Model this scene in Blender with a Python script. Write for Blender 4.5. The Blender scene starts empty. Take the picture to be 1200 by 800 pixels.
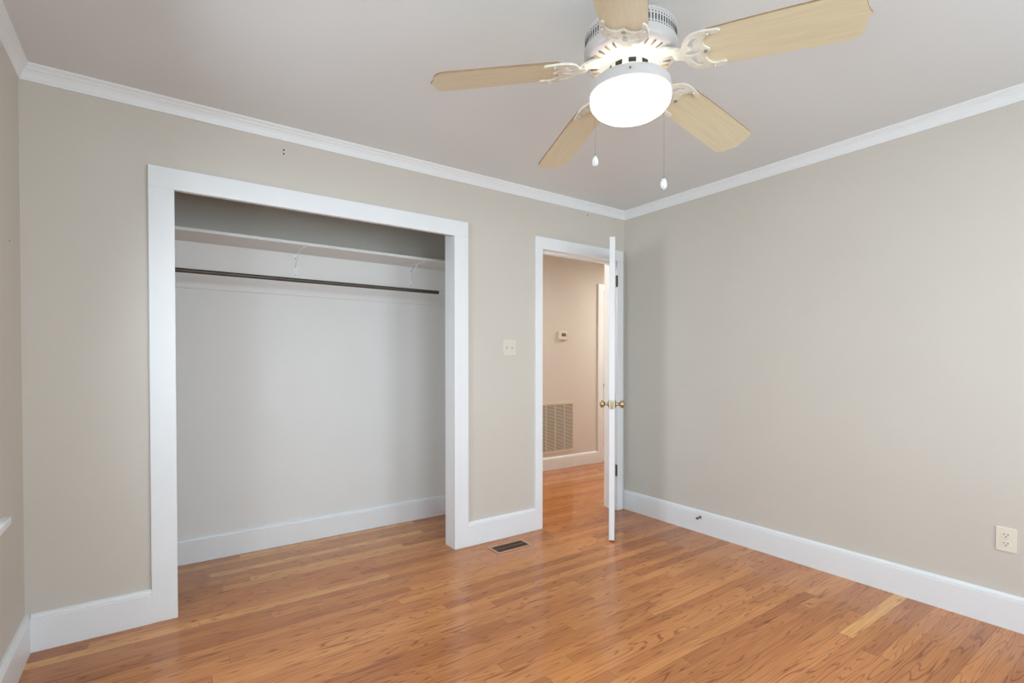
import bpy, bmesh, math, random
from mathutils import Vector, Matrix
random.seed(7)
PI = math.pi
S = bpy.context.scene
COL = S.collection

# ------------------------------------------------------------------ camera
cam = bpy.data.cameras.new('camera')
cam.sensor_width = 36.0
cam.lens = 592.85 / 1200 * 36
cam.shift_y = 31.36 / 1200
cam.clip_start = 0.02
co = bpy.data.objects.new('camera', cam)
COL.objects.link(co)
co.location = (-3.1686, -2.8828, 1.2128)
co.rotation_euler = (math.radians(90 - 0.75), 0, math.radians(-35.215))
S.camera = co

# ------------------------------------------------------------------ world, light, exposure
w = bpy.data.worlds.new('World'); S.world = w; w.use_nodes = True
nt = w.node_tree; nt.nodes.clear()
out = nt.nodes.new('ShaderNodeOutputWorld'); bg = nt.nodes.new('ShaderNodeBackground')
sky = nt.nodes.new('ShaderNodeTexSky'); sky.sky_type = 'HOSEK_WILKIE'; sky.turbidity = 6
sky.sun_direction = (0.2, 0.5, 0.84)
nt.links.new(sky.outputs[0], bg.inputs[0]); bg.inputs[1].default_value = 2.2
nt.links.new(bg.outputs[0], out.inputs[0])
S.view_settings.view_transform = 'Standard'
S.view_settings.look = 'None'
S.view_settings.gamma = 1
S.view_settings.use_curve_mapping = False
S.view_settings.exposure = 0.23

def area(name, loc, rot, sx, sy, watts, color=(1, 1, 1), spread=180):
    l = bpy.data.lights.new(name, 'AREA'); l.shape = 'RECTANGLE'; l.size = sx; l.size_y = sy
    l.energy = watts; l.color = color; l.spread = math.radians(spread)
    o = bpy.data.objects.new(name, l); COL.objects.link(o); o.location = loc; o.rotation_euler = rot
    return o

def point(name, loc, watts, color, r=0.05):
    l = bpy.data.lights.new(name, 'POINT'); l.energy = watts; l.color = color; l.shadow_soft_size = r
    o = bpy.data.objects.new(name, l); COL.objects.link(o); o.location = loc
    return o

W = 3.62; H = 2.44; YF = -3.85; TW = 0.11
# daylight through the left window, an added one, and the two windows behind the camera
DAY = (0.75, 0.893, 1.0)
area('daylight_left_and_fill', (-W - 0.07, -0.99, 1.52), (0, -1.27, 0), 0.90, 0.46, 13, (0.79, 0.91, 1.0), 145)
area('daylight_left_and_fill', (-W - 0.17, -2.90, 1.40), (0, -1.35, 0), 1.25, 0.9, 21, DAY, 165)  # added lamp in an unseen second window, lights the right wall evenly
area('daylight_front', (-2.45, YF - 0.17, 1.45), (1.30, 0, 0), 1.3, 1.25, 34, DAY, 160)
area('daylight_front', (-0.85, YF - 0.17, 1.45), (1.30, 0, 0), 0.9, 1.25, 28, DAY, 160)

# ------------------------------------------------------------------ materials
def lin(c):
    return tuple(((v / 255) / 12.92 if v / 255 <= 0.04045 else ((v / 255 + 0.055) / 1.055) ** 2.4) for v in c) + (1,)

def mat(name, rgb, rough=0.6, metal=0.0, noise=0.03, scale=6.0, bump=0.0, bscale=200.0, coat=0.0, spec=0.5, trans=0.0, emit=None, estr=0):
    m = bpy.data.materials.new(name); m.use_nodes = True
    n = m.node_tree.nodes; L = m.node_tree.links; b = n['Principled BSDF']
    b.inputs['Roughness'].default_value = rough; b.inputs['Metallic'].default_value = metal
    b.inputs['Coat Weight'].default_value = coat; b.inputs['Specular IOR Level'].default_value = spec
    b.inputs['Transmission Weight'].default_value = trans
    c = lin(rgb)
    tc = n.new('ShaderNodeTexCoord'); nz = n.new('ShaderNodeTexNoise'); nz.inputs['Scale'].default_value = scale
    nz.inputs['Detail'].default_value = 4
    L.new(tc.outputs['Object'], nz.inputs['Vector'])
    cr = n.new('ShaderNodeValToRGB'); L.new(nz.outputs['Fac'], cr.inputs[0])
    cr.color_ramp.elements[0].position = 0.3; cr.color_ramp.elements[1].position = 0.7
    cr.color_ramp.elements[0].color = tuple(v * (1 - noise) for v in c[:3]) + (1,)
    cr.color_ramp.elements[1].color = tuple(min(1, v * (1 + noise)) for v in c[:3]) + (1,)
    L.new(cr.outputs[0], b.inputs['Base Color'])
    if bump:
        nb = n.new('ShaderNodeTexNoise'); nb.inputs['Scale'].default_value = bscale; nb.inputs['Detail'].default_value = 3
        L.new(tc.outputs['Object'], nb.inputs['Vector'])
        bp = n.new('ShaderNodeBump'); bp.inputs['Strength'].default_value = bump; bp.inputs['Distance'].default_value = 0.002
        L.new(nb.outputs['Fac'], bp.inputs['Height']); L.new(bp.outputs[0], b.inputs['Normal'])
    if emit:
        b.inputs['Emission Color'].default_value = lin(emit); b.inputs['Emission Strength'].default_value = estr
    return m

M = {}
M['wall'] = mat('greige_wall_paint', (213, 206, 195), 0.55, noise=0.012, scale=2.5, bump=0.15, bscale=160)
M['hallwall'] = mat('hall_wall_paint', (224, 218, 210), 0.6, noise=0.012, scale=2.5, bump=0.15, bscale=160)
M['ceil'] = mat('ceiling_paint', (230, 232, 232), 0.8, noise=0.01, scale=2.0, bump=0.2, bscale=90)
M['trim'] = mat('white_trim_paint', (241, 243, 244), 0.35, noise=0.012, scale=5, bump=0.08, bscale=60)
M['closet'] = mat('closet_white_paint', (236, 235, 232), 0.55, noise=0.012, scale=3, bump=0.1, bscale=120)
M['door'] = mat('door_white_paint', (240, 241, 242), 0.35, noise=0.01, scale=4)
M['halldoor'] = mat('hall_door_paint', (228, 222, 212), 0.4, noise=0.01, scale=4)
M['rod'] = mat('dark_steel_tube', (88, 82, 76), 0.38, metal=0.55, noise=0.15, scale=12)
M['brass'] = mat('aged_brass', (196, 176, 140), 0.22, metal=1.0, noise=0.12, scale=40)
M['bronze'] = mat('hinge_metal', (128, 116, 110), 0.45, metal=0.7, noise=0.1, scale=60)
M['steel'] = mat('steel', (150, 150, 152), 0.3, metal=1.0, noise=0.08, scale=60)
M['fanwhite'] = mat('fan_white_enamel', (200, 195, 192), 0.3, noise=0.02, scale=14)
M['antique'] = mat('antiqued_white_metal', (224, 220, 206), 0.35, noise=0.09, scale=55)
M['bladeedge'] = mat('blade_edge_brown', (150, 120, 88), 0.6, noise=0.1, scale=20)
M['slot'] = mat('dark_slot', (46, 42, 38), 0.8, noise=0.1, scale=30)
M['slotwarm'] = mat('yellowish_slot', (186, 158, 108), 0.6, noise=0.15, scale=30)  # yellowish slot colour, alternates with the grey one
M['slotgrey'] = mat('grey_slot', (138, 130, 120), 0.6, noise=0.1, scale=30)
M['ivory'] = mat('ivory_plastic', (236, 228, 210), 0.4, noise=0.01, scale=10)
M['switch'] = mat('almond_plastic', (226, 219, 205), 0.4, noise=0.01, scale=10)
M['seam'] = mat('plastic_seam', (206, 198, 184), 0.6, noise=0.05, scale=10)
M['grille'] = mat('grille_cream_enamel', (226, 216, 198), 0.5, noise=0.02, scale=10)
M['grilledark'] = mat('grille_cavity', (120, 108, 96), 0.8, noise=0.1, scale=20)
M['ventbrown'] = mat('register_tan_enamel', (190, 152, 122), 0.4, noise=0.06, scale=30)
M['ventdark'] = mat('register_brown_louver', (132, 98, 80), 0.5, noise=0.1, scale=30)
M['ventpit'] = mat('register_shaft', (92, 66, 54), 0.8, noise=0.1, scale=30)
M['black'] = mat('dark_hole', (40, 36, 32), 0.9, noise=0.1, scale=30)
M['lcd'] = mat('thermostat_screen', (108, 102, 90), 0.25, noise=0.05, scale=60)
M['chain'] = mat('chain_metal', (128, 121, 114), 0.45, metal=0.3, noise=0.1, scale=90)
M['globe'] = mat('lit_opal_glass', (250, 249, 246), 0.25, noise=0.01, scale=8, emit=(255, 250, 243), estr=1.9)
M['hallglobe'] = mat('lit_hall_glass', (250, 244, 232), 0.25, noise=0.01, scale=8, emit=(255, 222, 180), estr=3.0)
M['grass'] = mat('lawn', (96, 118, 66), 0.9, noise=0.3, scale=3)

def crystal():
    m = bpy.data.materials.new('crystal_glass'); m.use_nodes = True
    n = m.node_tree.nodes; L = m.node_tree.links; b = n['Principled BSDF']
    b.inputs['Base Color'].default_value = (0.97, 0.97, 0.95, 1); b.inputs['Roughness'].default_value = 0.04
    b.inputs['IOR'].default_value = 1.6; b.inputs['Transmission Weight'].default_value = 0.45
    return m
M['crystal'] = crystal()

def pane_mat():
    m = bpy.data.materials.new('window_glass'); m.use_nodes = True
    n = m.node_tree.nodes; L = m.node_tree.links; n.clear()
    o = n.new('ShaderNodeOutputMaterial'); mx = n.new('ShaderNodeMixShader'); t = n.new('ShaderNodeBsdfTransparent')
    g = n.new('ShaderNodeBsdfGlossy'); g.inputs['Roughness'].default_value = 0.02; mx.inputs[0].default_value = 0.06
    L.new(t.outputs[0], mx.inputs[1]); L.new(g.outputs[0], mx.inputs[2]); L.new(mx.outputs[0], o.inputs[0])
    return m
M['pane'] = pane_mat()

def blade_mat():
    m = bpy.data.materials.new('pale_maple_blade'); m.use_nodes = True
    n = m.node_tree.nodes; L = m.node_tree.links; b = n['Principled BSDF']
    tc = n.new('ShaderNodeTexCoord'); mp = n.new('ShaderNodeMapping'); mp.inputs['Scale'].default_value = (3, 60, 60)
    nz = n.new('ShaderNodeTexNoise'); nz.inputs['Scale'].default_value = 1.6; nz.inputs['Detail'].default_value = 5
    L.new(tc.outputs['Object'], mp.inputs[0]); L.new(mp.outputs[0], nz.inputs['Vector'])
    cr = n.new('ShaderNodeValToRGB'); L.new(nz.outputs['Fac'], cr.inputs[0])
    cr.color_ramp.elements[0].position = 0.3; cr.color_ramp.elements[1].position = 0.72
    cr.color_ramp.elements[0].color = lin((217, 204, 171)); cr.color_ramp.elements[1].color = lin((227, 216, 185))
    L.new(cr.outputs[0], b.inputs['Base Color']); b.inputs['Roughness'].default_value = 0.35
    return m
M['blade'] = blade_mat()

def floor_mat():
    m = bpy.data.materials.new('oak_strip_floor'); m.use_nodes = True
    N = m.node_tree.nodes; L = m.node_tree.links; b = N['Principled BSDF']
    tc = N.new('ShaderNodeTexCoord'); sp = N.new('ShaderNodeSeparateXYZ'); L.new(tc.outputs['Object'], sp.inputs[0])
    def mth(op, a, bb=None, c=None):
        k = N.new('ShaderNodeMath'); k.operation = op
        for i, v in enumerate((a, bb, c)):
            if v is None: continue
            if isinstance(v, (int, float)): k.inputs[i].default_value = v
            else: L.new(v, k.inputs[i])
        return k.outputs[0]
    PWID = 0.0572
    yv = mth('DIVIDE', sp.outputs['Y'], PWID); row = mth('FLOOR', yv); fy = mth('FRACT', yv)
    wn = N.new('ShaderNodeTexWhiteNoise'); wn.noise_dimensions = '1D'; L.new(row, wn.inputs['W'])
    off = mth('MULTIPLY', wn.outputs['Value'], 7.3)
    plen = mth('MULTIPLY_ADD', wn.outputs['Value'], 0.7, 0.9)
    xv = mth('DIVIDE', mth('ADD', sp.outputs['X'], off), plen); xi = mth('FLOOR', xv); fx = mth('FRACT', xv)
    cb = N.new('ShaderNodeCombineXYZ'); L.new(xi, cb.inputs[0]); L.new(row, cb.inputs[1])
    wp = N.new('ShaderNodeTexWhiteNoise'); wp.noise_dimensions = '3D'; L.new(cb.outputs[0], wp.inputs['Vector'])
    sc = N.new('ShaderNodeSeparateColor'); L.new(wp.outputs['Color'], sc.inputs[0])
    # plank base colour
    cr = N.new('ShaderNodeValToRGB'); L.new(sc.outputs[0], cr.inputs[0])
    e = cr.color_ramp.elements
    e[0].position = 0.0; e[0].color = lin(FL[0]); e[1].position = 1.0; e[1].color = lin(FL[4])
    for pos, c in ((0.3, FL[1]), (0.65, FL[2]), (0.94, FL[3])):
        k = e.new(pos); k.color = lin(c)
    # grain space: stretched along the board, shifted per board
    gx = mth('MULTIPLY_ADD', sc.outputs[1], 40.0, sp.outputs['X'])
    gy = mth('MULTIPLY_ADD', sc.outputs[2], 17.0, sp.outputs['Y'])
    gc = N.new('ShaderNodeCombineXYZ'); L.new(gx, gc.inputs[0]); L.new(gy, gc.inputs[1])
    mp = N.new('ShaderNodeMapping'); mp.inputs['Scale'].default_value = (0.75, 9.5, 1); L.new(gc.outputs[0], mp.inputs[0])
    n1 = N.new('ShaderNodeTexNoise'); n1.inputs['Scale'].default_value = 1.7; n1.inputs['Detail'].default_value = 1.5
    n1.inputs['Roughness'].default_value = 0.45; L.new(mp.outputs[0], n1.inputs['Vector'])
    # contour lines of the slow noise = cathedral figure
    rings = mth('FRACT', mth('MULTIPLY', n1.outputs['Fac'], 14.0))
    r2 = mth('ABSOLUTE', mth('SUBTRACT', rings, 0.5))
    fig = N.new('ShaderNodeMapRange'); fig.interpolation_type = 'SMOOTHSTEP'
    L.new(r2, fig.inputs[0]); fig.inputs[1].default_value = 0.0; fig.inputs[2].default_value = 0.17
    fig.inputs[3].default_value = 1.0; fig.inputs[4].default_value = 0.0
    mp2 = N.new('ShaderNodeMapping'); mp2.inputs['Scale'].default_value = (5, 170, 1); L.new(gc.outputs[0], mp2.inputs[0])
    n2 = N.new('ShaderNodeTexNoise'); n2.inputs['Scale'].default_value = 1.0; n2.inputs['Detail'].default_value = 4
    L.new(mp2.outputs[0], n2.inputs['Vector'])
    mp3 = N.new('ShaderNodeMapping'); mp3.inputs['Scale'].default_value = (1.5, 5, 1); L.new(gc.outputs[0], mp3.inputs[0])
    n3 = N.new('ShaderNodeTexNoise'); n3.inputs['Scale'].default_value = 1.3; n3.inputs['Detail'].default_value = 3
    L.new(mp3.outputs[0], n3.inputs['Vector'])
    amt = mth('MULTIPLY', mth('MULTIPLY', fig.outputs[0], mth('SMOOTH_MIN', mth('MULTIPLY', n3.outputs['Fac'], 1.1), 0.95, 0.1)), 1.0)
    pore = N.new('ShaderNodeMapRange'); L.new(n2.outputs['Fac'], pore.inputs[0])
    pore.inputs[1].default_value = 0.45; pore.inputs[2].default_value = 0.75; pore.inputs[3].default_value = 0.0; pore.inputs[4].default_value = 0.30
    tot = mth('MINIMUM', mth('ADD', amt, pore.outputs[0]), 1.0)
    mx = N.new('ShaderNodeMix'); mx.data_type = 'RGBA'; mx.blend_type = 'MULTIPLY'
    L.new(tot, mx.inputs['Factor']); L.new(cr.outputs[0], mx.inputs['A']); mx.inputs['B'].default_value = GRAIN
    # slow blotches
    mx2 = N.new('ShaderNodeMix'); mx2.data_type = 'RGBA'; mx2.blend_type = 'MULTIPLY'
    bl = N.new('ShaderNodeMapRange'); L.new(n3.outputs['Fac'], bl.inputs[0]); bl.inputs[1].default_value = 0.4; bl.inputs[2].default_value = 0.7
    bl.inputs[3].default_value = 0.0; bl.inputs[4].default_value = 0.30
    L.new(bl.outputs[0], mx2.inputs['Factor']); L.new(mx.outputs['Result'], mx2.inputs['A']); mx2.inputs['B'].default_value = (0.72, 0.60, 0.50, 1)
    # board seams
    ey = mth('MINIMUM', fy, mth('SUBTRACT', 1.0, fy)); sy_ = mth('LESS_THAN', ey, 0.016)
    ex = mth('MULTIPLY', mth('MINIMUM', fx, mth('SUBTRACT', 1.0, fx)), plen); sx_ = mth('LESS_THAN', ex, 0.0012)
    seam = mth('MULTIPLY', mth('MAXIMUM', sy_, sx_), 0.55)
    mx3 = N.new('ShaderNodeMix'); mx3.data_type = 'RGBA'; mx3.blend_type = 'MULTIPLY'
    L.new(seam, mx3.inputs['Factor']); L.new(mx2.outputs['Result'], mx3.inputs['A']); mx3.inputs['B'].default_value = (0.42, 0.30, 0.22, 1)
    L.new(mx3.outputs['Result'], b.inputs['Base Color'])
    rr = N.new('ShaderNodeMapRange'); L.new(n2.outputs['Fac'], rr.inputs[0]); rr.inputs[3].default_value = 0.12; rr.inputs[4].default_value = 0.22
    L.new(rr.outputs[0], b.inputs['Roughness'])
    b.inputs['Specular IOR Level'].default_value = 0.5
    bp = N.new('ShaderNodeBump'); bp.inputs['Strength'].default_value = 0.04; bp.inputs['Distance'].default_value = 0.001
    L.new(mth('SUBTRACT', 1.0, mth('ADD', mth('MULTIPLY', tot, 0.4), seam)), bp.inputs['Height']); L.new(bp.outputs[0], b.inputs['Normal'])
    return m
FL = [(184, 114, 64), (200, 129, 74), (209, 137, 80), (219, 147, 87), (240, 179, 108)]
GRAIN = (0.29, 0.19, 0.12, 1)
M['floor'] = floor_mat()

# ------------------------------------------------------------------ mesh helpers
class MB:
    def __init__(self): self.bm = bmesh.new(); self.mats = []
    def mi(self, m):
        if m not in self.mats: self.mats.append(m)
        return self.mats.index(m)
    def _tag(self, faces, m, smooth=False):
        i = self.mi(m)
        for f in faces: f.material_index = i; f.smooth = smooth
    def box(self, a, b, m, bevel=0.0, xf=None):
        r = bmesh.ops.create_cube(self.bm, size=1); vs = r['verts']
        for v in vs:
            v.co = Vector([(a[i] + b[i]) / 2 + v.co[i] * (b[i] - a[i]) for i in range(3)])
        fs = {f for v in vs for f in v.link_faces}
        self._tag(fs, m)
        if bevel > 0:
            es = {e for f in fs for e in f.edges}
            rr = bmesh.ops.bevel(self.bm, geom=list(es), offset=bevel, segments=2, affect='EDGES', profile=0.6, clamp_overlap=True)
            nf = set(rr['faces']); self._tag(nf, m); vs = list({v for f in (fs | nf) if f.is_valid for v in f.verts} | {v for v in vs if v.is_valid})
        if xf is not None:
            for v in set(vs): v.co = xf @ v.co
        return self
    def lathe(self, prof, m, seg=48, axis='Z', org=(0, 0, 0), smooth=True, xf=None):
        rings = []
        for r, z in prof:
            ring = []
            n = 1 if r < 1e-6 else seg
            for k in range(n):
                a = 2 * PI * k / seg
                p = Vector((r * math.cos(a), r * math.sin(a), z))
                if axis == 'X': p = Vector((p.z, p.x, p.y))
                if axis == 'Y': p = Vector((p.y, p.z, p.x))
                p = p + Vector(org)
                if xf is not None: p = xf @ p
                ring.append(self.bm.verts.new(p))
            rings.append(ring)
        fs = []
        for A, B in zip(rings[:-1], rings[1:]):
            for k in range(seg):
                k2 = (k + 1) % seg
                q = [A[k % len(A)], A[k2 % len(A)], B[k2 % len(B)], B[k % len(B)]]
                u = []
                for v in q:
                    if v not in u: u.append(v)
                if len(u) >= 3:
                    try: fs.append(self.bm.faces.new(u))
                    except ValueError: pass
        self._tag(fs, m, smooth)
        return self
    def cyl(self, p0, p1, r, m, seg=16, r2=None, smooth=True):
        p0 = Vector(p0); p1 = Vector(p1); d = p1 - p0; L = d.length
        q = Vector((0, 0, 1)).rotation_difference(d.normalized()).to_matrix().to_4x4()
        xf = Matrix.Translation(p0) @ q
        r2 = r if r2 is None else r2
        return self.lathe([(0, 0), (r, 0), (r2, L), (0, L)], m, seg, xf=xf, smooth=False) if not smooth else \
            self.lathe([(0, 0), (r, 0), (r, 0), (r2, L), (r2, L), (0, L)], m, seg, xf=xf, smooth=True)
    def prism(self, pts, z0, z1, m, mside=None, xf=None, smooth_side=False):
        bot = [self.bm.verts.new((x, y, z0)) for x, y in pts]; top = [self.bm.verts.new((x, y, z1)) for x, y in pts]
        if xf is not None:
            for v in bot + top: v.co = xf @ v.co
        f1 = self.bm.faces.new(list(reversed(bot))); f2 = self.bm.faces.new(top)
        self._tag([f1, f2], m)
        n = len(pts); sd = [self.bm.faces.new((bot[i], bot[(i + 1) % n], top[(i + 1) % n], top[i])) for i in range(n)]
        self._tag(sd, mside or m, smooth_side)
        return self
    def extr(self, prof, A, B, up, outv, m):
        """profile (out, up) swept from A to B"""
        A = Vector(A); B = Vector(B); up = Vector(up); outv = Vector(outv)
        a = [self.bm.verts.new(A + outv * p[0] + up * p[1]) for p in prof]; b = [self.bm.verts.new(B + outv * p[0] + up * p[1]) for p in prof]
        n = len(prof); fs = [self.bm.faces.new((a[i], a[(i + 1) % n], b[(i + 1) % n], b[i])) for i in range(n)]
        fs += [self.bm.faces.new(a), self.bm.faces.new(list(reversed(b)))]
        self._tag(fs, m)
        return self
    def build(self, name, parent=None, loc=None, sharp=35):
        bmesh.ops.recalc_face_normals(self.bm, faces=self.bm.faces[:])
        if loc is not None:
            for v in self.bm.verts: v.co -= Vector(loc)
        for e in self.bm.edges:
            if len(e.link_faces) == 2 and e.calc_face_angle(0) > math.radians(sharp): e.smooth = False
        me = bpy.data.meshes.new(name); self.bm.to_mesh(me); self.bm.free()
        for m in self.mats: me.materials.append(m)
        o = bpy.data.objects.new(name, me); COL.objects.link(o)
        if loc is not None: o.location = loc
        if parent is not None: o.parent = parent
        return o

def tag(o, label=None, cat=None, group=None, kind=None):
    if label: o['label'] = label
    if cat: o['category'] = cat
    if group: o['group'] = group
    if kind: o['kind'] = kind
    return o

def struct(o, label=None, cat=None):
    return tag(o, label, cat, kind='structure')

def thing(name, label, cat, loc=(0, 0, 0), group=None):
    o = bpy.data.objects.new(name, None); COL.objects.link(o); o.location = loc; o.empty_display_size = 0.05
    return tag(o, label, cat, group)

def wall_x(mb, x0, x1, y0, y1, z0, z1, holes, m):
    """wall running along x with rectangular holes (hx0,hx1,hz0,hz1), sorted by x"""
    cx = x0
    for hx0, hx1, hz0, hz1 in holes:
        if hx0 > cx: mb.box((cx, y0, z0), (hx0, y1, z1), m)
        if hz0 > z0: mb.box((hx0, y0, z0), (hx1, y1, hz0), m)
        if hz1 < z1: mb.box((hx0, y0, hz1), (hx1, y1, z1), m)
        cx = hx1
    if cx < x1: mb.box((cx, y0, z0), (x1, y1, z1), m)

def wall_y(mb, y0, y1, x0, x1, z0, z1, holes, m):
    cy = y0
    for hy0, hy1, hz0, hz1 in holes:
        if hy0 > cy: mb.box((x0, cy, z0), (x1, hy0, z1), m)
        if hz0 > z0: mb.box((x0, hy0, z0), (x1, hy1, hz0), m)
        if hz1 < z1: mb.box((x0, hy0, hz1), (x1, hy1, z1), m)
        cy = hy1
    if cy < y1: mb.box((x0, cy, z0), (x1, y1, z1), m)

# ------------------------------------------------------------------ shell
YC = 0.72      # closet back wall
YH = 1.50      # hall far wall
XH = 2.60      # hall end
XO = -W - 0.14
mb = MB(); mb.box((XO, YF - 0.14, -0.10), (XH + 0.12, YH + 0.24, 0), M['floor']); f = mb.build('floor')
struct(f, 'orange-brown oak strip floor with dark cathedral grain and glossy finish', 'floor')
mb = MB(); mb.box((XO, YF - 0.14, H), (XH + 0.12, YH + 0.24, H + 0.1), M['ceil']); struct(mb.build('ceiling'), 'smooth pale grey-white ceiling above the fan', 'ceiling')

CLX0, CLX1, CLZ = -3.088, -1.597, 2.020       # closet opening (finished)
DX0, DX1, DZ = -0.876, -0.098, 2.027          # door opening (finished)
J = 0.016
mb = MB(); wall_x(mb, -W, XH, 0, TW, 0, H, [(CLX0 - J, CLX1 + J, -1, H + 1), (DX0 - J, DX1 + J, -1, DZ + J)], M['wall'])
mb.box((CLX0 - J, 0, CLZ), (CLX1 + J, 0.012, H), M['wall'])      # thin header over the closet
wb = struct(mb.build('wall_back'), 'beige wall holding the closet opening and the doorway', 'wall')
WRY0 = YF
mb = MB(); mb.box((0, YF, 0), (0.12, 0, H), M['wall']); struct(mb.build('wall_right'), 'bare greige wall on the right with one outlet', 'wall')
WL = (-1.32, -0.70, 0.70, 2.08)
WL_FILL = (-3.40, -2.40, 0.70, 2.08)  # opening of the added, unseen window that brightens the right wall
mb = MB(); wall_y(mb, YF, YH + 0.12, XO, -W, 0, H, [WL_FILL, WL], M['wall']); wl = struct(mb.build('wall_left'), 'narrow strip of greige wall at the left edge', 'wall')
FW = [(-3.10, -1.80, 0.80, 2.08), (-1.30, -0.40, 0.80, 2.08)]
mb = MB(); wall_x(mb, XO, 0.12, YF - 0.14, YF, 0, H, FW, M['wall']); struct(mb.build('wall_front'), 'beige wall with two windows behind the viewpoint', 'wall')
# closet walls: white painted up to the shelf, wall colour above it
mb = MB(); mb.box((-W, YC, 0), (-1.10, YC + 0.10, 1.935), M['closet']); mb.box((-W, YC, 1.935), (-1.10, YC + 0.10, H), M['wall'])
struct(mb.build('wall_closet'), 'closet rear wall, white below the shelf and beige above', 'wall')
mb = MB(); mb.box((-1.20, TW, 0), (-1.10, YC, 1.935), M['closet']); mb.box((-1.20, TW, 1.935), (-1.10, YC, H), M['wall'])
struct(mb.build('wall_closet_side'), 'white side wall at the right end inside the closet', 'wall')
# hall far wall with a closed door in it
HD0, HD1, HDZ = 1.265, 1.98, 2.06
mb = MB(); wall_x(mb, -W, XH, YH, YH + 0.12, 0, H, [(HD0, HD1, -1, HDZ)], M['hallwall']); struct(mb.build('wall_hall'), 'warm beige hallway wall seen through the doorway', 'wall')
mb = MB(); mb.box((XH, 0, 0), (XH + 0.12, YH + 0.12, H), M['hallwall']); struct(mb.build('wall_hall_end'), 'beige wall closing the far end of the hallway', 'wall')

# ------------------------------------------------------------------ trim
BH = 0.156; BT = 0.0195
def base_prof(h, t): return [(0, 0), (t, 0), (t, h - 0.022), (t - 0.003, h - 0.019), (t - 0.001, h - 0.015), (t - 0.0035, h - 0.006), (0.008, h), (0, h)]
def base(name, A, B, outv, label, h=BH, m='trim'):
    mb = MB(); mb.extr(base_prof(h, BT), A, B, (0, 0, 1), outv, M[m]); return struct(mb.build(name), label, 'baseboard')
base('baseboard_left', (-W, YF, 0), (-W, 0, 0), (1, 0, 0), 'white baseboard on the narrow wall at the left edge')
base('baseboard_back', (-W + BT, 0, 0), (-3.186, 0, 0), (0, -1, 0), 'white baseboard from the left corner to the closet casing')
base('baseboard_middle', (-1.497, 0, 0), (-0.936, 0, 0), (0, -1, 0), 'short white baseboard between closet and doorway')
base('baseboard_right', (0, YF, 0), (0, 0, 0), (-1, 0, 0), 'long white baseboard with cap along the right wall')
base('baseboard_front', (-W + BT, YF, 0), (-BT, YF, 0), (0, 1, 0), 'white baseboard behind the viewpoint')
base('baseboard_closet', (-W, YC, 0), (-1.20, YC, 0), (0, -1, 0), 'white baseboard along the back of the closet', 0.150)
base('baseboard_hall', (-1.10, YH, 0), (1.180, YH, 0), (0, -1, 0), 'white baseboard under the return air grille in the hallway', 0.138)

# crown moulding
CP = [(0, -0.065), (0.006, -0.065), (0.008, -0.058), (0.010, -0.054), (0.015, -0.040), (0.021, -0.028), (0.026, -0.022), (0.026, -0.017), (0.031, -0.012), (0.036, -0.008), (0.037, 0), (0, 0)]
def crown(name, A, B, outv, label):
    A = Vector(A); B = Vector(B); d = (B - A).normalized(); o = Vector(outv)
    mb = MB()
    a = [mb.bm.verts.new(A + o * p[0] + Vector((0, 0, p[1])) + d * p[0]) for p in CP]      # mitred ends
    b = [mb.bm.verts.new(B + o * p[0] + Vector((0, 0, p[1])) - d * p[0]) for p in CP]
    n = len(CP); fs = [mb.bm.faces.new((a[i], a[(i + 1) % n], b[(i + 1) % n], b[i])) for i in range(n)]
    fs += [mb.bm.faces.new(a), mb.bm.faces.new(list(reversed(b)))]; mb._tag(fs, M['trim'])
    return struct(mb.build(name), label, 'crown moulding')
crown('trim_1', (-W, 0, H), (0, 0, H), (0, -1, 0), 'white crown moulding above the closet and doorway')
crown('trim_2', (0, 0, H), (0, YF, H), (-1, 0, 0), 'white crown moulding above the right wall')
crown('trim_3', (-W, YF, H), (-W, 0, H), (1, 0, 0), 'white crown moulding at the top left edge')
crown('trim_4', (0, YF, H), (-W, YF, H), (0, 1, 0), 'white crown moulding behind the viewpoint')

def casing(name, x0, x1, z, wl_, wr_, wh, label, y0=0.0, t=0.020, ydir=-1, m='trim'):
    mb = MB(); a, b = sorted((y0, y0 + ydir * t)); bv = 0.0022
    mb.box((x0 - wl_, a, 0), (x0, b, z), M[m], bv); mb.box((x1, a, 0), (x1 + wr_, b, z), M[m], bv)
    mb.box((x0 - wl_, a, z), (x1 + wr_, b, z + wh), M[m], bv)
    return mb
# closet casing + jamb
mb = casing('c', CLX0, CLX1, CLZ, 0.101, 0.102, 0.098, '')
mb.box((CLX0 - J, 0.013, 0), (CLX0, TW, CLZ + 0.098), M['trim']); mb.box((CLX1, 0.013, 0), (CLX1 + J, TW, CLZ + 0.098), M['trim'])
mb.box((CLX0 - J, 0, 0), (CLX0, 0.013, CLZ), M['trim']); mb.box((CLX1, 0, 0), (CLX1 + J, 0.013, CLZ), M['trim'])
struct(mb.build('trim_5'), 'wide white casing framing the open closet', 'door casing')
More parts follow.
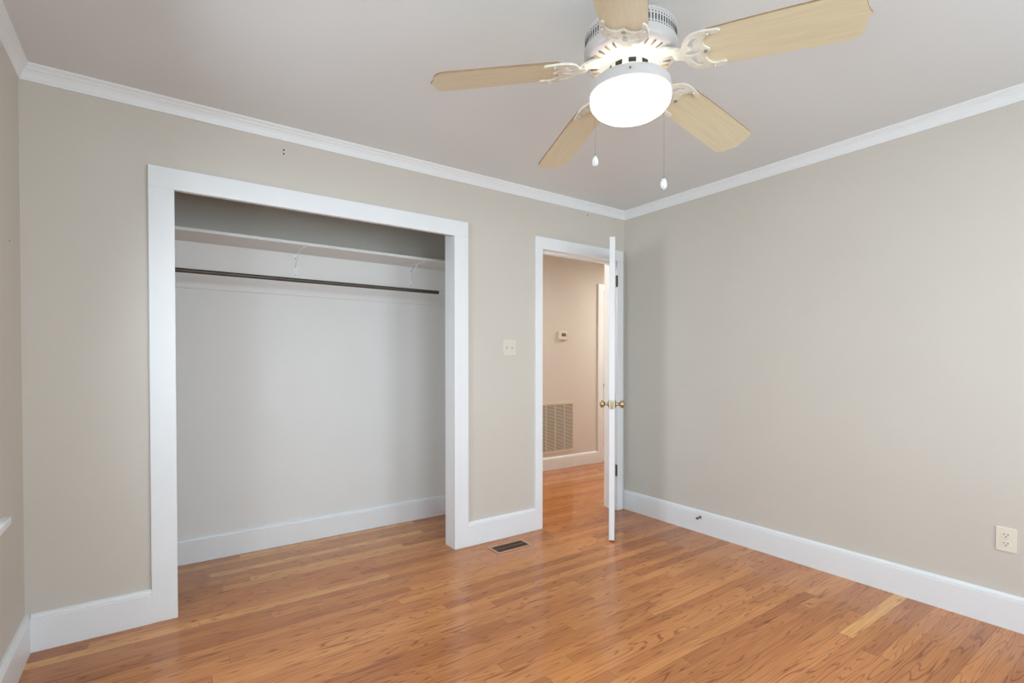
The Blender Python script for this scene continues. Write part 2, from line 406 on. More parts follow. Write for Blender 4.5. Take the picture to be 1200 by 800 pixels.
# bedroom doorway casing + jamb with stop
mb = casing('d', DX0, DX1, DZ, 0.063, 0.064, 0.085, '')
mb.box((DX0 - J, 0, 0), (DX0, TW, DZ + J), M['trim']); mb.box((DX1, 0, 0), (DX1 + J, TW, DZ + J), M['trim']); mb.box((DX0, 0, DZ), (DX1, TW, DZ + J), M['trim'])
mb.box((DX0, 0.045, 0), (DX0 + 0.010, 0.08, DZ), M['trim']); mb.box((DX1 - 0.010, 0.045, 0), (DX1, 0.08, DZ), M['trim']); mb.box((DX0 + 0.010, 0.045, DZ - 0.010), (DX1 - 0.010, 0.08, DZ), M['trim'])
dc = struct(mb.build('trim_6'), 'white casing framing the doorway to the hall', 'door casing')
mb = MB(); mb.box((DX0, 0.008, 0.885), (DX0 + 0.0015, 0.034, 0.945), M['brass'], 0.0004); mb.box((DX0 + 0.0014, 0.014, 0.903), (DX0 + 0.0018, 0.028, 0.927), M['black'])
mb.build('strike_plate', dc)['label'] = 'brass strike plate on the white jamb'
# hall side casing of that doorway
mb = casing('e', DX0, DX1, DZ, 0.063, 0.063, 0.085, '', y0=TW, ydir=1); struct(mb.build('trim_7'), 'white casing on the hallway side of the doorway', 'door casing')

# ------------------------------------------------------------------ open bedroom door
PIN = Vector((-0.106, -0.004, 0)); ANG = math.radians(222.9); LD = 0.752; TD = 0.036
u = Vector((math.cos(ANG), math.sin(ANG), 0)); n_ = Vector((-(-math.sin(ANG)) * -1, 0, 0))
n_ = Vector((math.sin(ANG), -math.cos(ANG), 0))           # thickness direction, towards the hall side
if n_.y < 0: n_ = -n_
DM = Matrix(((u.x, n_.x, 0, PIN.x), (u.y, n_.y, 0, PIN.y), (0, 0, 1, 0), (0, 0, 0, 1)))
dr = bpy.data.objects.new('door_1', None); COL.objects.link(dr); dr.matrix_world = DM
struct(dr, 'white bedroom door standing open edge-on beside the doorway', 'door')
mb = MB(); ZB, ZT = 0.012, 2.046
# stile-and-rail door with six sunk panels on both faces
st = 0.105; mid = 0.10
xs = [(0.002, 0.012 + st), ((LD) / 2 - mid / 2, (LD) / 2 + mid / 2), (LD - st, LD)]
zr = [(ZB, 0.24), (0.82, 0.98), (1.62, 1.73), (1.93, ZT)]
for a, b in (xs[0], xs[2]): mb.box((a, 0.0, ZB), (b, TD, ZT), M['door'], 0.0015)
for a, b in zr: mb.box((xs[0][1], 0.0, a), (xs[2][0], TD, b), M['door'])
for (za, zb) in ((0.24, 0.82), (0.98, 1.62), (1.73, 1.93)):
    mb.box((xs[1][0], 0.0, za), (xs[1][1], TD, zb), M['door'])
    for xa, xb in ((xs[0][1], xs[1][0]), (xs[1][1], xs[2][0])):
        mb.box((xa, 0.010, za), (xb, TD - 0.010, zb), M['door'])
        mb.box((xa + 0.03, 0.004, za + 0.03), (xb - 0.03, TD - 0.004, zb - 0.03), M['door'], 0.003)
mb.build('door_slab', dr)
KZ = 0.924; KX = LD - 0.062
def knob_prof(): return [(0, 0), (0.031, 0), (0.031, 0.003), (0.024, 0.007), (0.013, 0.010), (0.0105, 0.016), (0.0105, 0.026), (0.014, 0.031), (0.022, 0.036), (0.0268, 0.044), (0.0272, 0.051), (0.024, 0.059), (0.016, 0.0645), (0, 0.066)]
for sgn in (1, -1):
    mb = MB()
    X = Matrix.Translation((KX, TD if sgn > 0 else 0, KZ)) @ Matrix.Rotation(-sgn * PI / 2, 4, 'X')
    mb.lathe(knob_prof(), M['brass'], 32, xf=X)
    mb.build('door_knob', dr)['label'] = 'round brass knob'
mb = MB(); mb.box((LD, TD / 2 - 0.0125, KZ - 0.029), (LD + 0.0015, TD / 2 + 0.0125, KZ + 0.029), M['brass'], 0.0005)
mb.box((LD + 0.0015, TD / 2 - 0.006, KZ - 0.010), (LD + 0.009, TD / 2 + 0.006, KZ + 0.010), M['brass'], 0.001)
mb.build('latch', dr)['label'] = 'brass latch plate on the door edge'
for hz in (1.865, 0.327):
    mb = MB(); mb.cyl((-0.001, -0.006, hz - 0.045), (-0.001, -0.006, hz + 0.045), 0.0062, M['bronze'], 12)
    mb.cyl((-0.001, -0.006, hz + 0.045), (-0.001, -0.006, hz + 0.050), 0.0045, M['bronze'], 12, 0.002)
    mb.box((0.0, -0.0035, hz - 0.043), (0.012, 0.030, hz + 0.043), M['bronze'], 0.0004)
    mb.build('hinge', dr)['label'] = 'dark metal butt hinge'
# leaf plates on the jamb casing, just beside the knuckles
for hz in (1.865, 0.327):
    mb = MB(); mb.box((-0.104, -0.0215, hz - 0.045), (-0.0975, -0.0005, hz + 0.045), M['bronze'], 0.0004)
    mb.build('hinge_leaf', dc)['label'] = 'dark metal hinge leaf'

# ------------------------------------------------------------------ hall door
hd = bpy.data.objects.new('door_2', None); COL.objects.link(hd); hd.location = (HD0, YH, 0)
struct(hd, 'white door with knob at the far side of the hallway', 'door')
mb = MB()
def hb(a, b, m='halldoor', bv=0.0): mb.box(a, b, M[m], bv)
hb((-0.085, -0.020, 0), (0, 0, HDZ), 'trim', 0.002); hb((HD1 - HD0, -0.020, 0), (HD1 - HD0 + 0.085, 0, HDZ), 'trim', 0.002); hb((-0.085, -0.020, HDZ), (HD1 - HD0 + 0.085, 0, HDZ + 0.085), 'trim', 0.002)
mb.build('casing', hd)
mb = MB(); DW = HD1 - HD0
hb((0.003, 0.012, 0.172), (0.10, 0.05, HDZ - 0.004)); hb((DW - 0.10, 0.012, 0.172), (DW - 0.003, 0.05, HDZ - 0.004))
for za, zb in ((0.172, 0.36), (0.98, 1.10), (HDZ - 0.12, HDZ - 0.004)): hb((0.10, 0.012, za), (DW - 0.10, 0.05, zb))
hb((0.10, 0.022, 0.36), (DW - 0.10, 0.045, 0.98)); hb((0.10, 0.022, 1.10), (DW - 0.10, 0.045, HDZ - 0.12))
mb.build('door_slab', hd)
mb = MB(); hb((0, 0.020, 0), (DW, 0.06, 0.164), 'trim', 0.002); mb.build('threshold_board', hd)
mb = MB(); mb.lathe([(a * 0.9, b * 0.9) for a, b in knob_prof()], M['steel'], 24, xf=Matrix.Translation((0.058, 0.012, 0.925)) @ Matrix.Rotation(PI / 2, 4, 'X')); mb.build('door_knob', hd)['label'] = 'round dull metal knob'

# ------------------------------------------------------------------ windows
def window(name, horiz, a0, a1, z0, z1, plane, inward, label):
    """sash window in a wall; a = coordinate along the wall, plane = room face, inward = +-1 direction into the room"""
    root = bpy.data.objects.new(name, None); COL.objects.link(root)
    struct(root, label, 'window')
    root.location = ((a0 + a1) / 2, plane, z0) if horiz else (plane, (a0 + a1) / 2, z0)
    ox, oy, oz = root.location
    def bx(mb, al, ah, dl, dh, zl, zh, m, bv=0.0):      # d = distance from plane, positive into the room
        d0, d1 = sorted((plane + inward * dl, plane + inward * dh))
        if horiz: A, B = (al - ox, d0 - oy, zl - oz), (ah - ox, d1 - oy, zh - oz)
        else: A, B = (d0 - ox, al - oy, zl - oz), (d1 - ox, ah - oy, zh - oz)
        mb.box(A, B, m, bv)
    T = M['trim']; cw = 0.085
    mb = MB()
    bx(mb, a0 - cw, a0, 0, 0.018, z0, z1, T, 0.002); bx(mb, a1, a1 + cw, 0, 0.018, z0, z1, T, 0.002); bx(mb, a0 - cw, a1 + cw, 0, 0.018, z1, z1 + 0.09, T, 0.002)
    bx(mb, a0 - cw, a1 + cw, 0, 0.016, z0 - 0.11, z0 - 0.024, T, 0.002)
    mb.build('casing', root)
    mb = MB(); bx(mb, a0 - cw - 0.052, a1 + cw + 0.052, 0.0, 0.060, z0 - 0.024, z0, T, 0.004); bx(mb, a0, a1, -0.10, 0.0, z0 - 0.001, z0 + 0.006, T); mb.build('sill', root)
    mb = MB(); zm = (z0 + z1) / 2
    for (zl, zh, d) in ((z0 + 0.006, zm + 0.02, -0.05), (zm - 0.02, z1, -0.085)):
        bx(mb, a0, a0 + 0.045, d, d + 0.032, zl, zh, T); bx(mb, a1 - 0.045, a1, d, d + 0.032, zl, zh, T)
        bx(mb, a0 + 0.045, a1 - 0.045, d, d + 0.032, zl, zl + 0.05, T); bx(mb, a0 + 0.045, a1 - 0.045, d, d + 0.032, zh - 0.04, zh, T)
    mb.build('sash', root)
    mb = MB()
    for (zl, zh, d) in ((z0 + 0.056, zm - 0.02, -0.037), (zm + 0.03, z1 - 0.04, -0.072)):
        bx(mb, a0 + 0.045, a1 - 0.045, d, d + 0.004, zl, zh, M['pane'])
    mb.build('pane', root)
    return root
window('window_1', False, WL[0], WL[1], WL[2], WL[3], -W, 1, 'window on the left wall, only the white sill tip in view')
window('fill_window', False, WL_FILL[0], WL_FILL[1], WL_FILL[2], WL_FILL[3], -W, 1, 'unseen window added on the left wall for more light on the right wall')
window('window_2', True, FW[0][0], FW[0][1], FW[0][2], FW[0][3], YF, 1, 'left window behind the viewpoint')
window('window_3', True, FW[1][0], FW[1][1], FW[1][2], FW[1][3], YF, 1, 'right window behind the viewpoint')
mb = MB(); mb.box((-22, -22, -0.75), (16, 16, -0.65), M['grass']); struct(mb.build('ground'), 'lawn outside the house', 'ground')

# ------------------------------------------------------------------ closet fittings
SY0 = 0.42; SZ = 1.932
cs = thing('closet_shelf', 'long white closet shelf on cleats above the dark rod', 'shelf', (-2.4, YC, SZ))
mb = MB(); mb.box((-W, SY0, SZ), (-1.20, YC, SZ + 0.018), M['closet'], 0.0015); o = mb.build('shelf_board', cs); o.data.transform(Matrix.Translation((2.4, -YC, -SZ)))
mb = MB(); mb.box((-W, YC - 0.012, 1.652), (-1.20, YC, SZ), M['closet'], 0.003); struct(mb.build('trim_8'), 'white cleat board on the closet wall under the shelf', 'trim')
for bx_ in (-2.400, -1.578):
    mb = MB(); y1 = YC - 0.012
    mb.box((bx_ - 0.014, y1 - 0.003, SZ - 0.165), (bx_ + 0.014, y1, SZ), M['trim'], 0.001)
    mb.box((bx_ - 0.011, SY0 + 0.03, SZ - 0.004), (bx_ + 0.011, y1 - 0.003, SZ), M['trim'], 0.001)
    pts = [(y1 - 0.003, SZ - 0.13), (y1 - 0.003, SZ - 0.112), (SY0 + 0.07, SZ - 0.004), (SY0 + 0.05, SZ - 0.004)]
    for (ya, za), (yb, zb) in zip([(y1 - 0.004, SZ - 0.095)], [(y1 - 0.11, SZ - 0.005)]):
        mb.cyl((bx_, ya, za), (bx_, yb, zb), 0.004, M['trim'], 10)
    for zz in (SZ - 0.035, SZ - 0.145): mb.cyl((bx_, y1 - 0.003, zz), (bx_, y1 - 0.006, zz), 0.004, M['steel'], 10)
    o = mb.build('shelf_bracket', cs); o.data.transform(Matrix.Translation((2.4, -YC, -SZ)))
ROZ = 1.712
rd = thing('closet_rod', 'dark steel hanging rod across the closet below the shelf', 'closet rod', (-2.4, SY0, ROZ))
mb = MB(); mb.cyl((-W + 0.01 + 2.4, 0, 0), (-1.490 + 2.4, 0, 0), 0.0125, M['rod'], 20); mb.build('outer_tube', rd)
mb = MB(); mb.cyl((-1.490 + 2.4, 0, 0.002), (-1.21 + 2.4, 0, 0.002), 0.0085, M['trim'], 20); mb.build('inner_tube', rd)['label'] = 'thin white inner tube'
for xx, s in ((-W + 2.4, 1), (-1.20 + 2.4, -1)):
    mb = MB(); mb.cyl((xx, 0, 0), (xx + s * 0.010, 0, 0), 0.026, M['trim'], 20); mb.build('end_socket', rd)

# ------------------------------------------------------------------ wall devices
sw = thing('light_switch', 'almond double light switch plate left of the doorway', 'light switch', (-1.159, 0, 1.310))
mb = MB(); mb.box((-0.054, -0.0055, -0.054), (0.054, 0, 0.054), M['switch'], 0.0025); mb.build('cover_plate', sw)
for xx, up in ((-0.023, 1), (0.023, -1)):
    mb = MB(); mb.box((xx - 0.0055, -0.0066, -0.012), (xx + 0.0055, -0.0054, 0.012), M['seam']); mb.build('toggle_slot', sw)
    mb = MB(); X = Matrix.Translation((xx, -0.006, 0)) @ Matrix.Rotation(-up * math.radians(28), 4, 'X'); mb.box((-0.004, -0.012, -0.005), (0.004, 0.0, 0.005), M['switch'], 0.001, xf=X); mb.build('toggle', sw)
    for zz in (-0.030, 0.030):
        mb = MB(); mb.cyl((xx, -0.0055, zz), (xx, -0.0068, zz), 0.003, M['seam'], 10); mb.build('screw', sw)
ol = thing('wall_outlet', 'ivory duplex outlet low on the right wall', 'outlet', (0, -2.306, 0.402))
mb = MB(); mb.box((-0.0055, -0.035, -0.055), (0, 0.035, 0.055), M['ivory'], 0.0025); mb.build('cover_plate', ol)
for zz in (0.0195, -0.0195):
    mb = MB(); 
    pts = [(0.0165 * math.cos(a) if abs(math.cos(a)) < 2 else 0, max(-0.0135, min(0.0135, 0.0172 * math.sin(a)))) for a in [2 * PI * k / 28 for k in range(28)]]
    X = Matrix.Translation((-0.0054, 0, zz)) @ Matrix(((0, 0, -1, 0), (1, 0, 0, 0), (0, 1, 0, 0), (0, 0, 0, 1)))
    mb.prism(pts, 0, 0.0022, M['ivory'], xf=X); r = mb.build('receptacle', ol)
    mb = MB()
    mb.box((-0.0080, -0.0078, zz + 0.000), (-0.0072, -0.0054, zz + 0.0085), M['black']); mb.box((-0.0080, 0.0054, zz + 0.001), (-0.0072, 0.0078, zz + 0.0075), M['black'])
    mb.cyl((-0.0072, 0, zz - 0.0065), (-0.0080, 0, zz - 0.0065), 0.0026, M['black'], 12)
    mb.build('slots', r)
mb = MB(); mb.cyl((-0.0055, 0, 0), (-0.0068, 0, 0), 0.0028, M['seam'], 12); mb.build('screw', ol)

th = thing('thermostat', 'small off-white thermostat on the beige hallway wall', 'thermostat', (0.622, YH, 1.510))
mb = MB(); mb.box((-0.062, -0.028, -0.047), (0.062, 0, 0.047), M['ivory'], 0.006); mb.build('body', th)
mb = MB(); mb.box((-0.030, -0.0295, -0.012), (0.032, -0.0275, 0.026), M['lcd'], 0.001); mb.build('screen', th)['label'] = 'grey display'
mb = MB(); mb.box((0.040, -0.031, -0.02), (0.050, -0.028, 0.02), M['seam'], 0.001); mb.build('button', th)

GX0, GX1, GZ0, GZ1 = 0.118, 0.800, 0.180, 0.756
gr = thing('return_air_grille', 'cream louvered return air grille low on the hallway wall', 'air vent', ((GX0 + GX1) / 2, YH, GZ0))
gc = (GX0 + GX1) / 2
mb = MB(); fw = 0.020; d = 0.008
for a, b in (((GX0, GZ0), (GX0 + fw, GZ1)), ((GX1 - fw, GZ0), (GX1, GZ1)), ((GX0 + fw, GZ0), (GX1 - fw, GZ0 + 0.03)), ((GX0 + fw, GZ1 - 0.03), (GX1 - fw, GZ1))):
    mb.box((a[0] - gc, -d, a[1] - GZ0), (b[0] - gc, 0, b[1] - GZ0), M['grille'], 0.0015)
mb.build('frame', gr)
mb = MB(); mb.box((GX0 + fw - gc, -0.0015, 0.03), (GX1 - fw - gc, 0, GZ1 - GZ0 - 0.03), M['grilledark']); mb.build('backing', gr)
mb = MB(); nz = 40; z0 = 0.032; z1 = GZ1 - GZ0 - 0.032
for k in range(nz):
    zc = z0 + (z1 - z0) * (k + 0.5) / nz
    X = Matrix.Translation((0, -0.005, zc)) @ Matrix.Rotation(math.radians(38), 4, 'X')
    mb.box((GX0 + fw - gc, -0.0038, -0.0008), (GX1 - fw - gc, 0.0038, 0.0008), M['grille'], xf=X)
mb.build('louvers', gr)
for xx in (0.252, 0.385, 0.518, 0.652):
    mb = MB(); mb.box((xx - 0.006 - gc, -d - 0.001, 0.028), (xx + 0.006 - gc, -0.002, GZ1 - GZ0 - 0.028), M['grille'], 0.001); mb.build('divider', gr)

VX0, VX1, VY0, VY1 = -1.412, -1.135, -0.245, -0.112
fv = thing('floor_register', 'brown metal floor register set in front of the short baseboard', 'floor vent', ((VX0 + VX1) / 2, (VY0 + VY1) / 2, 0))
vx = (VX0 + VX1) / 2; vy = (VY0 + VY1) / 2; hx = (VX1 - VX0) / 2; hy = (VY1 - VY0) / 2; fr = 0.018
mb = MB()
for a, b in (((-hx, -hy), (hx, -hy + fr)), ((-hx, hy - fr), (hx, hy)), ((-hx, -hy + fr), (-hx + fr, hy - fr)), ((hx - fr, -hy + fr), (hx, hy - fr))):
    mb.box((a[0], a[1], 0), (b[0], b[1], 0.005), M['ventbrown'], 0.0015)
mb.build('frame', fv)
mb = MB(); mb.box((-hx + fr, -hy + fr, 0), (hx - fr, hy - fr, 0.001), M['ventpit']); mb.build('opening', fv)
mb = MB()
for k in range(15):
    xx = -hx + fr + (2 * (hx - fr)) * (k + 0.5) / 15
    X = Matrix.Translation((xx, 0, 0.0028)) @ Matrix.Rotation(math.radians(30), 4, 'Y')
    mb.box((-0.0045, -hy + fr, -0.0006), (0.0045, hy - fr, 0.0006), M['ventdark'], xf=X)
mb.box((-hx + fr, -0.002, 0.001), (hx - fr, 0.002, 0.0052), M['ventdark'])
mb.build('louvers', fv)

ds = thing('door_stop', 'small grey metal door stop on the right baseboard', 'door stop', (-BT, -0.735, 0.112))
mb = MB(); mb.cyl((0, 0, 0), (-0.004, 0, 0), 0.0105, M['steel'], 16); mb.cyl((-0.004, 0, 0), (-0.030, 0, -0.002), 0.0042, M['steel'], 12)
mb.build('stem', ds)
mb = MB(); mb.lathe([(0, 0), (0.0085, 0.001), (0.0095, 0.006), (0.008, 0.011), (0, 0.013)], M['bronze'], 16, xf=Matrix.Translation((-0.030, 0, -0.002)) @ Matrix.Rotation(-PI / 2, 4, 'Y')); mb.build('bumper', ds)

# little screw holes and nail holes left in the plaster
for (x, y, z, ax, par) in ((-2.605, 0, 2.327, 'y', wb), (-2.606, 0, 2.307, 'y', wb), (-0.415, 0, 2.348, 'y', wb), (-W, -0.187, 1.675, 'x', wl)):
    mb = MB(); r = 0.0045
    if ax == 'y': mb.cyl((x, 0.001, z), (x, -0.0006, z), r, M['black'], 10)
    else: mb.cyl((x - 0.001, y, z), (x + 0.0006, y, z), r * 0.8, M['black'], 10)
    mb.build('screw_hole', par)

# ------------------------------------------------------------------ unseen hall ceiling lamp, doubled and placed to even out the hall light
for lx, lab in ((-0.70, 'unseen round ceiling light placed for even hall light, nearer the closet end'), (2.00, 'unseen round ceiling light placed for even hall light, at the far end')):
    hl = thing('unseen_ceiling_light', lab, 'ceiling light', (lx, 0.80, H))
    mb = MB(); mb.lathe([(0, 0), (0.15, 0), (0.15, -0.02), (0.14, -0.025), (0, -0.025)], M['fanwhite'], 40); mb.build('base', hl)
    mb = MB(); mb.lathe([(0.138, -0.025), (0.135, -0.05), (0.11, -0.08), (0.06, -0.098), (0, -0.103)], M['hallglobe'], 40); mb.build('glass_shade', hl)
    hlamp = area('unseen_hall_lamp', (lx, 0.80, H - 0.115), (0, 0, 0), 0.25, 0.25, 12 if lx < 0 else 19, (1.0, 0.955, 0.895)); hlamp.data.shape = 'DISK'

# ------------------------------------------------------------------ ceiling fan
FX, FY = -1.8777, -1.7308
fan = thing('ceiling_fan', 'white five-blade ceiling fan with pale wood blades and lit bowl', 'ceiling fan', (FX, FY, H))
def zz(z): return z - H
mb = MB(); mb.lathe([(0, 0), (0.070, 0), (0.070, -0.012), (0.062, -0.032), (0.030, -0.055), (0.0, -0.055)], M['fanwhite'], 40); mb.build('canopy', fan)
mb = MB(); mb.lathe([(0.020, -0.050), (0.020, zz(2.325))], M['fanwhite'], 20); mb.build('downrod', fan)
# motor housing
mb = MB()
mb.lathe([(0, zz(2.332)), (0.045, zz(2.332)), (0.060, zz(2.322)), (0.105, zz(2.310)), (0.132, zz(2.300)), (0.144, zz(2.292)), (0.149, zz(2.288)), (0.149, zz(2.284)), (0.146, zz(2.282)),
          (0.147, zz(2.240)), (0.152, zz(2.238)), (0.152, zz(2.234)), (0.151, zz(2.215)), (0.146, zz(2.207)), (0.139, zz(2.203)), (0.115, zz(2.199)), (0.088, zz(2.194)), (0.078, zz(2.190)), (0.070, zz(2.182)), (0.0, zz(2.182))], M['fanwhite'], 96)
hs = mb.build('motor_housing', fan)
mb = MB()
for k in range(84):
    a = 2 * PI * k / 84; X = Matrix.Rotation(a, 4, 'Z')
    mb.box((0.1455, -0.0018, zz(2.250)), (0.1476, 0.0018, zz(2.268)), M['slot'], xf=X)
    mb.box((0.1455, -0.0017, zz(2.2735)), (0.1472, 0.0017, zz(2.2765)), M['slot'], xf=X)
    mb.box((0.1455, -0.0017, zz(2.2425)), (0.1480, 0.0017, zz(2.2455)), M['slot'], xf=X)
mb.build('vent_band', hs)
mb = MB()
for k in range(30):
    a = 2 * PI * (k + 0.5) / 30; X = Matrix.Rotation(a, 4, 'Z')
    mb.box((0.106, -0.0018, zz(2.1958)), (0.130, 0.0018, zz(2.2008)), M['slotwarm' if k % 2 else 'slotgrey'], xf=X)
mb.build('underside_slots', hs)
# switch housing between motor and light, with dark openings
mb = MB(); mb.lathe([(0.070, zz(2.183)), (0.071, zz(2.162)), (0.066, zz(2.157)), (0.055, zz(2.150)), (0.055, zz(2.130)), (0, zz(2.130))], M['antique'], 48); sh = mb.build('switch_housing', fan)
mb = MB()
for k in range(10):
    a = 2 * PI * k / 10 + 0.2; X = Matrix.Rotation(a, 4, 'Z')
    mb.box((0.066, -0.012, zz(2.163)), (0.0718, 0.012, zz(2.178)), M['slot'], 0.002, xf=X)
mb.build('openings', sh)
# light fitter pan and bowl
mb = MB(); mb.lathe([(0.116, zz(2.131)), (0.124, zz(2.131)), (0.1295, zz(2.126)), (0.131, zz(2.120)), (0.133, zz(2.098)), (0.1335, zz(2.092)), (0.130, zz(2.091)), (0.128, zz(2.093)), (0.127, zz(2.120)), (0.116, zz(2.128)), (0.116, zz(2.131))], M['fanwhite'], 72)
for k in range(4): mb.box((0.05, -0.009, zz(2.1285)), (0.118, 0.009, zz(2.1305)), M['fanwhite'], xf=Matrix.Rotation(PI / 4 + k * PI / 2, 4, 'Z'))
mb.lathe([(0, zz(2.132)), (0.058, zz(2.132)), (0.058, zz(2.126)), (0, zz(2.126))], M['fanwhite'], 40); lk = mb.build('light_pan', fan)
for k in range(3):
    mb = MB(); a = math.radians(222 + 120 * k); X = Matrix.Rotation(a, 4, 'Z')
    mb.cyl((X @ Vector((0.130, 0, zz(2.110))))[:], (X @ Vector((0.1375, 0, zz(2.110))))[:], 0.003, M['bronze'], 10)
    mb.build('thumb_screw', lk)
mb = MB(); mb.lathe([(0.127, zz(2.094)), (0.1305, zz(2.088)), (0.1315, zz(2.076)), (0.128, zz(2.062)), (0.117, zz(2.047)), (0.098, zz(2.034)), (0.070, zz(2.024)), (0.036, zz(2.018)), (0, zz(2.016))], M['globe'], 72)
mb.build('glass_bowl', fan)['label'] = 'glowing white opal glass bowl'
for dx in (-0.05, 0.05): point('fan_bulb', (FX + dx, FY, 2.075), 0.09, (1.0, 0.96, 0.90), 0.022)

# decorative blade bracket as a filled 2D curve with cut-outs, turned into a mesh
def bracket_mesh():
    cu = bpy.data.curves.new('bracket_curve', 'CURVE'); cu.dimensions = '2D'; cu.fill_mode = 'BOTH'; cu.extrude = 0.0022; cu.bevel_depth = 0.0012; cu.bevel_resolution = 2
    def spl(pts):
        s = cu.splines.new('BEZIER'); s.bezier_points.add(len(pts) - 1); s.use_cyclic_u = True
        for bp, (x, y) in zip(s.bezier_points, pts):
            bp.co = (x, y, 0); bp.handle_left_type = bp.handle_right_type = 'AUTO'
    half = [(0.150, 0.013), (0.172, 0.020), (0.186, 0.044), (0.206, 0.062), (0.236, 0.069), (0.268, 0.0675), (0.290, 0.063), (0.295, 0.057), (0.285, 0.053), (0.266, 0.055), (0.249, 0.046), (0.241, 0.031), (0.243, 0.017), (0.250, 0.008), (0.256, 0.0)]
    pts = half + [(x, -y) for x, y in reversed(half[:-1])]
    spl(pts)
    spl([(0.183, 0.0), (0.196, 0.009), (0.214, 0.007), (0.226, 0.0), (0.214, -0.007), (0.196, -0.009)])
    for s in (1, -1):
        spl([(0.196, s * 0.022), (0.203, s * 0.042), (0.222, s * 0.052), (0.228, s * 0.045), (0.216, s * 0.036), (0.212, s * 0.022), (0.204, s * 0.016)])
    o = bpy.data.objects.new('tmp_curve', cu); COL.objects.link(o)
    bpy.context.view_layer.update()
    dg = bpy.context.evaluated_depsgraph_get()
    me = bpy.data.meshes.new_from_object(o.evaluated_get(dg)); bpy.data.objects.remove(o)
    me.materials.clear(); me.materials.append(M['antique'])
    # curved boss and raised ribs joined in
    bm = bmesh.new(); bm.from_mesh(me)
    for f in bm.faces: f.smooth = False
    mb2 = MB(); mb2.bm.free(); mb2.bm = bm; mb2.mi(M['antique'])
    mb2.cyl((0.246, 0.0, -0.006), (0.246, 0.0, 0.0), 0.0052, M['antique'], 12)
    for s in (1, -1):
        mb2.cyl((0.262, s * 0.060, -0.0058), (0.262, s * 0.060, 0.0), 0.0050, M['antique'], 12)
        mb2.lathe([(0.0, 0), (0.0045, 0.001), (0.0045, 0.004), (0, 0.005)], M['bronze'], 10, xf=Matrix.Translation((0.262, s * 0.060, -0.0095)))
    bm.to_mesh(me); me.materials.clear()
    for m in mb2.mats: me.materials.append(m)
    return me

def blade_mesh():
    R0, RC, RT = 0.236, 0.628, 0.660; hr, ht = 0.066, 0.0735
    half = [(R0, 0.0), (R0, hr * 0.55), (R0 + 0.006, hr * 0.85), (R0 + 0.018, hr)]
    half += [(0.34, hr + 0.004), (0.46, hr + 0.0065), (0.57, ht)]
    half += [(RC - 0.014, ht), (RC - 0.002, ht - 0.002), (RC + 0.008, ht - 0.008), (RC + 0.014, ht - 0.018), (RC + 0.018, ht - 0.031), (RC + 0.0205, ht - 0.044), (RC + 0.0235, ht - 0.055), (RC + 0.028, ht - 0.066), (RT, 0.0)]
    pts = half + [(x, -y) for x, y in reversed(half[1:-1])]
    mb = MB(); mb.prism(pts, 0.0, 0.0062, M['blade'], M['bladeedge'])
    o = mb.build('tmp'); me = o.data; bpy.data.objects.remove(o); me.name = 'fan_blade'
    return me
bme = blade_mesh(); kme = bracket_mesh()
armm = MB()
prof = [(0.095, 0.030, zz(2.196)), (0.125, 0.024, zz(2.190)), (0.150, 0.016, zz(2.182)), (0.178, 0.014, zz(2.167))]
PH = 2.5492; DPH = [0.029, 0.008, -0.024, -0.010, -0.002]; DDR = [-0.021, 0.019, 0.016, -0.012, -0.002]; DPI = [0.065, 0.013, 0.006, -0.072, -0.012]
Z0 = zz(2.1931)
BLAB = ['pale wood fan blade pointing left', 'pale wood fan blade pointing lower left', 'pale wood fan blade pointing lower right', 'pale wood fan blade pointing upper right', 'pale wood fan blade pointing up out of frame']
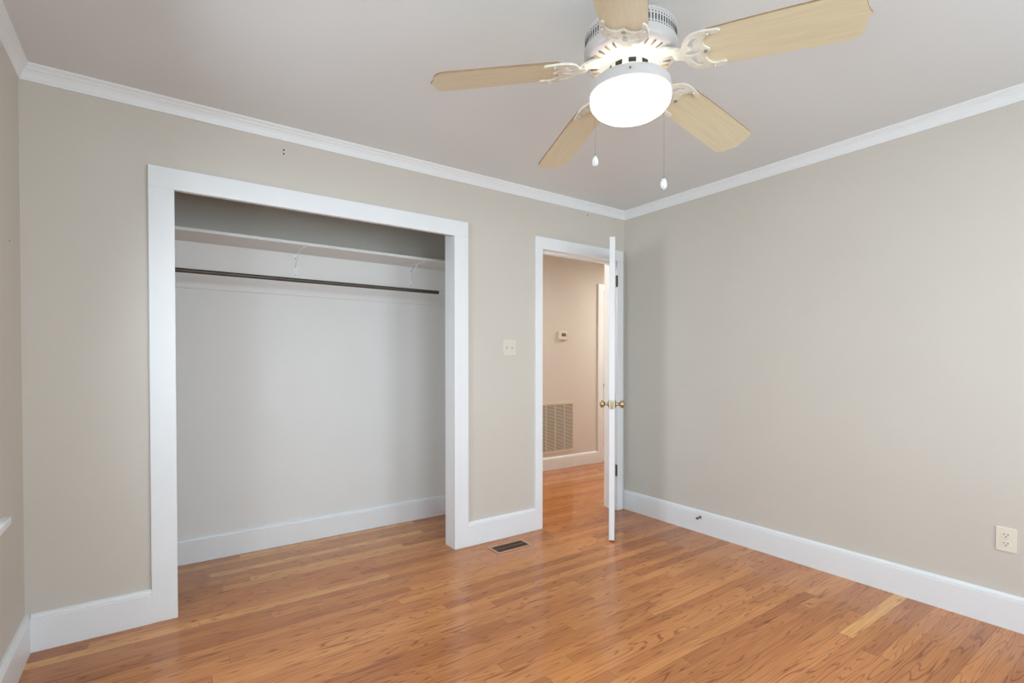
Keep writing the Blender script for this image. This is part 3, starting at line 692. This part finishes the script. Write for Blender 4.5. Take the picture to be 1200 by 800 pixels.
for k in range(5):
    thk = PH + DPH[k] - math.radians(72 * k); drp = 0.1458 + DDR[k]; pit = -0.2229 + DPI[k]
    X = Vector((math.cos(thk), math.sin(thk), -drp)); sl = X.length; X.normalize()
    Y = Vector((-math.sin(thk) * math.cos(pit), math.cos(thk) * math.cos(pit), math.sin(pit)))
    Y = (Y - X * Y.dot(X)).normalized(); Z = X.cross(Y)
    Mx = Matrix(((X.x, Y.x, Z.x, 0), (X.y, Y.y, Z.y, 0), (X.z, Y.z, Z.z, Z0), (0, 0, 0, 1)))
    b = bpy.data.objects.new('fan_blade', bme); COL.objects.link(b); b.parent = fan; b.matrix_local = Mx
    g = bpy.data.objects.new('blade_bracket', kme.copy()); COL.objects.link(g); g.parent = b; g.matrix_local = Matrix.Translation((0, 0, -0.0035))
    # curved arm from the motor down to the bracket (in blade space)
    mb = MB(); inv = Mx.inverted()
    R3 = Matrix.Rotation(thk, 4, 'Z')
    st_ = []
    for (r, hw, z) in prof[:3]:
        st_.append([inv @ (R3 @ Vector((r, s * hw, z + dz))) for s, dz in ((-1, 0), (1, 0), (1, 0.007), (-1, 0.007))])
    st_.append([Vector((0.180, s * 0.020, -0.0062 + dz)) for s, dz in ((-1, 0), (1, 0), (1, 0.005), (-1, 0.005))])
    vs = [[mb.bm.verts.new(p) for p in s] for s in st_]
    fs = []
    for A, B in zip(vs[:-1], vs[1:]):
        for i in range(4): fs.append(mb.bm.faces.new((A[i], A[(i + 1) % 4], B[(i + 1) % 4], B[i])))
    fs += [mb.bm.faces.new(vs[0]), mb.bm.faces.new(list(reversed(vs[-1])))]
    mb._tag(fs, M['antique'])
    mb.build('blade_arm', b)

# pull chains with crystal drops
def chain(x, y, ztop, zbead, zbot, faceted, label):
    mb = MB(); z = ztop; cx, cy = x - FX, y - FY
    zb_ = zbead + 0.012; step = 0.0046
    n = int((ztop - zb_) / step)
    for k in range(n + 1):
        zc = ztop - (ztop - zb_) * k / n
        mb.lathe([(0, 0.0013), (0.0009, 0.0009), (0.0013, 0), (0.0009, -0.0009), (0, -0.0013)], M['chain'], 6, org=(cx, cy, zz(zc)))
    mb.cyl((cx, cy, zz(zb_)), (cx, cy, zz(ztop)), 0.0006, M['chain'], 5)
    # little elbow into the pan
    d = Vector((cx, cy, 0)).normalized()
    mb.cyl(tuple(d * 0.131 + Vector((0, 0, zz(ztop)))), (cx, cy, zz(ztop)), 0.003, M['chain'], 8)
    c = mb.build('pull_chain', fan)
    mb = MB(); h = zbead - zbot
    mb.lathe([(0, 0.010), (0.0032, 0.009), (0.0042, 0.003), (0.0032, 0), (0, 0)], M['chain'], 10, org=(cx, cy, zz(zbead)))
    mb.build('chain_cap', c)
    mb = MB(); rr = 0.0115
    if faceted: pr = [(0, h), (rr * 0.45, h * 0.97), (rr * 0.42, h * 0.86), (rr * 0.85, h * 0.70), (rr, h * 0.45), (rr * 0.85, h * 0.12), (rr * 0.4, 0), (0, 0)]
    else: pr = [(0, h), (rr * 0.45, h * 0.95), (rr * 0.85, h * 0.74), (rr, h * 0.45), (rr * 0.8, h * 0.16), (rr * 0.35, 0.002), (0, 0)]
    mb.lathe(pr, M['crystal'], 10, org=(cx, cy, zz(zbot)), smooth=False)
    mb.build('crystal_drop', c)['label'] = label
chain(-1.9039, -1.5963, 2.112, 1.932, 1.896, True, 'frosted crystal pendant')
chain(-1.7449, -1.7645, 2.112, 1.838, 1.799, False, 'clear oval crystal pendant')
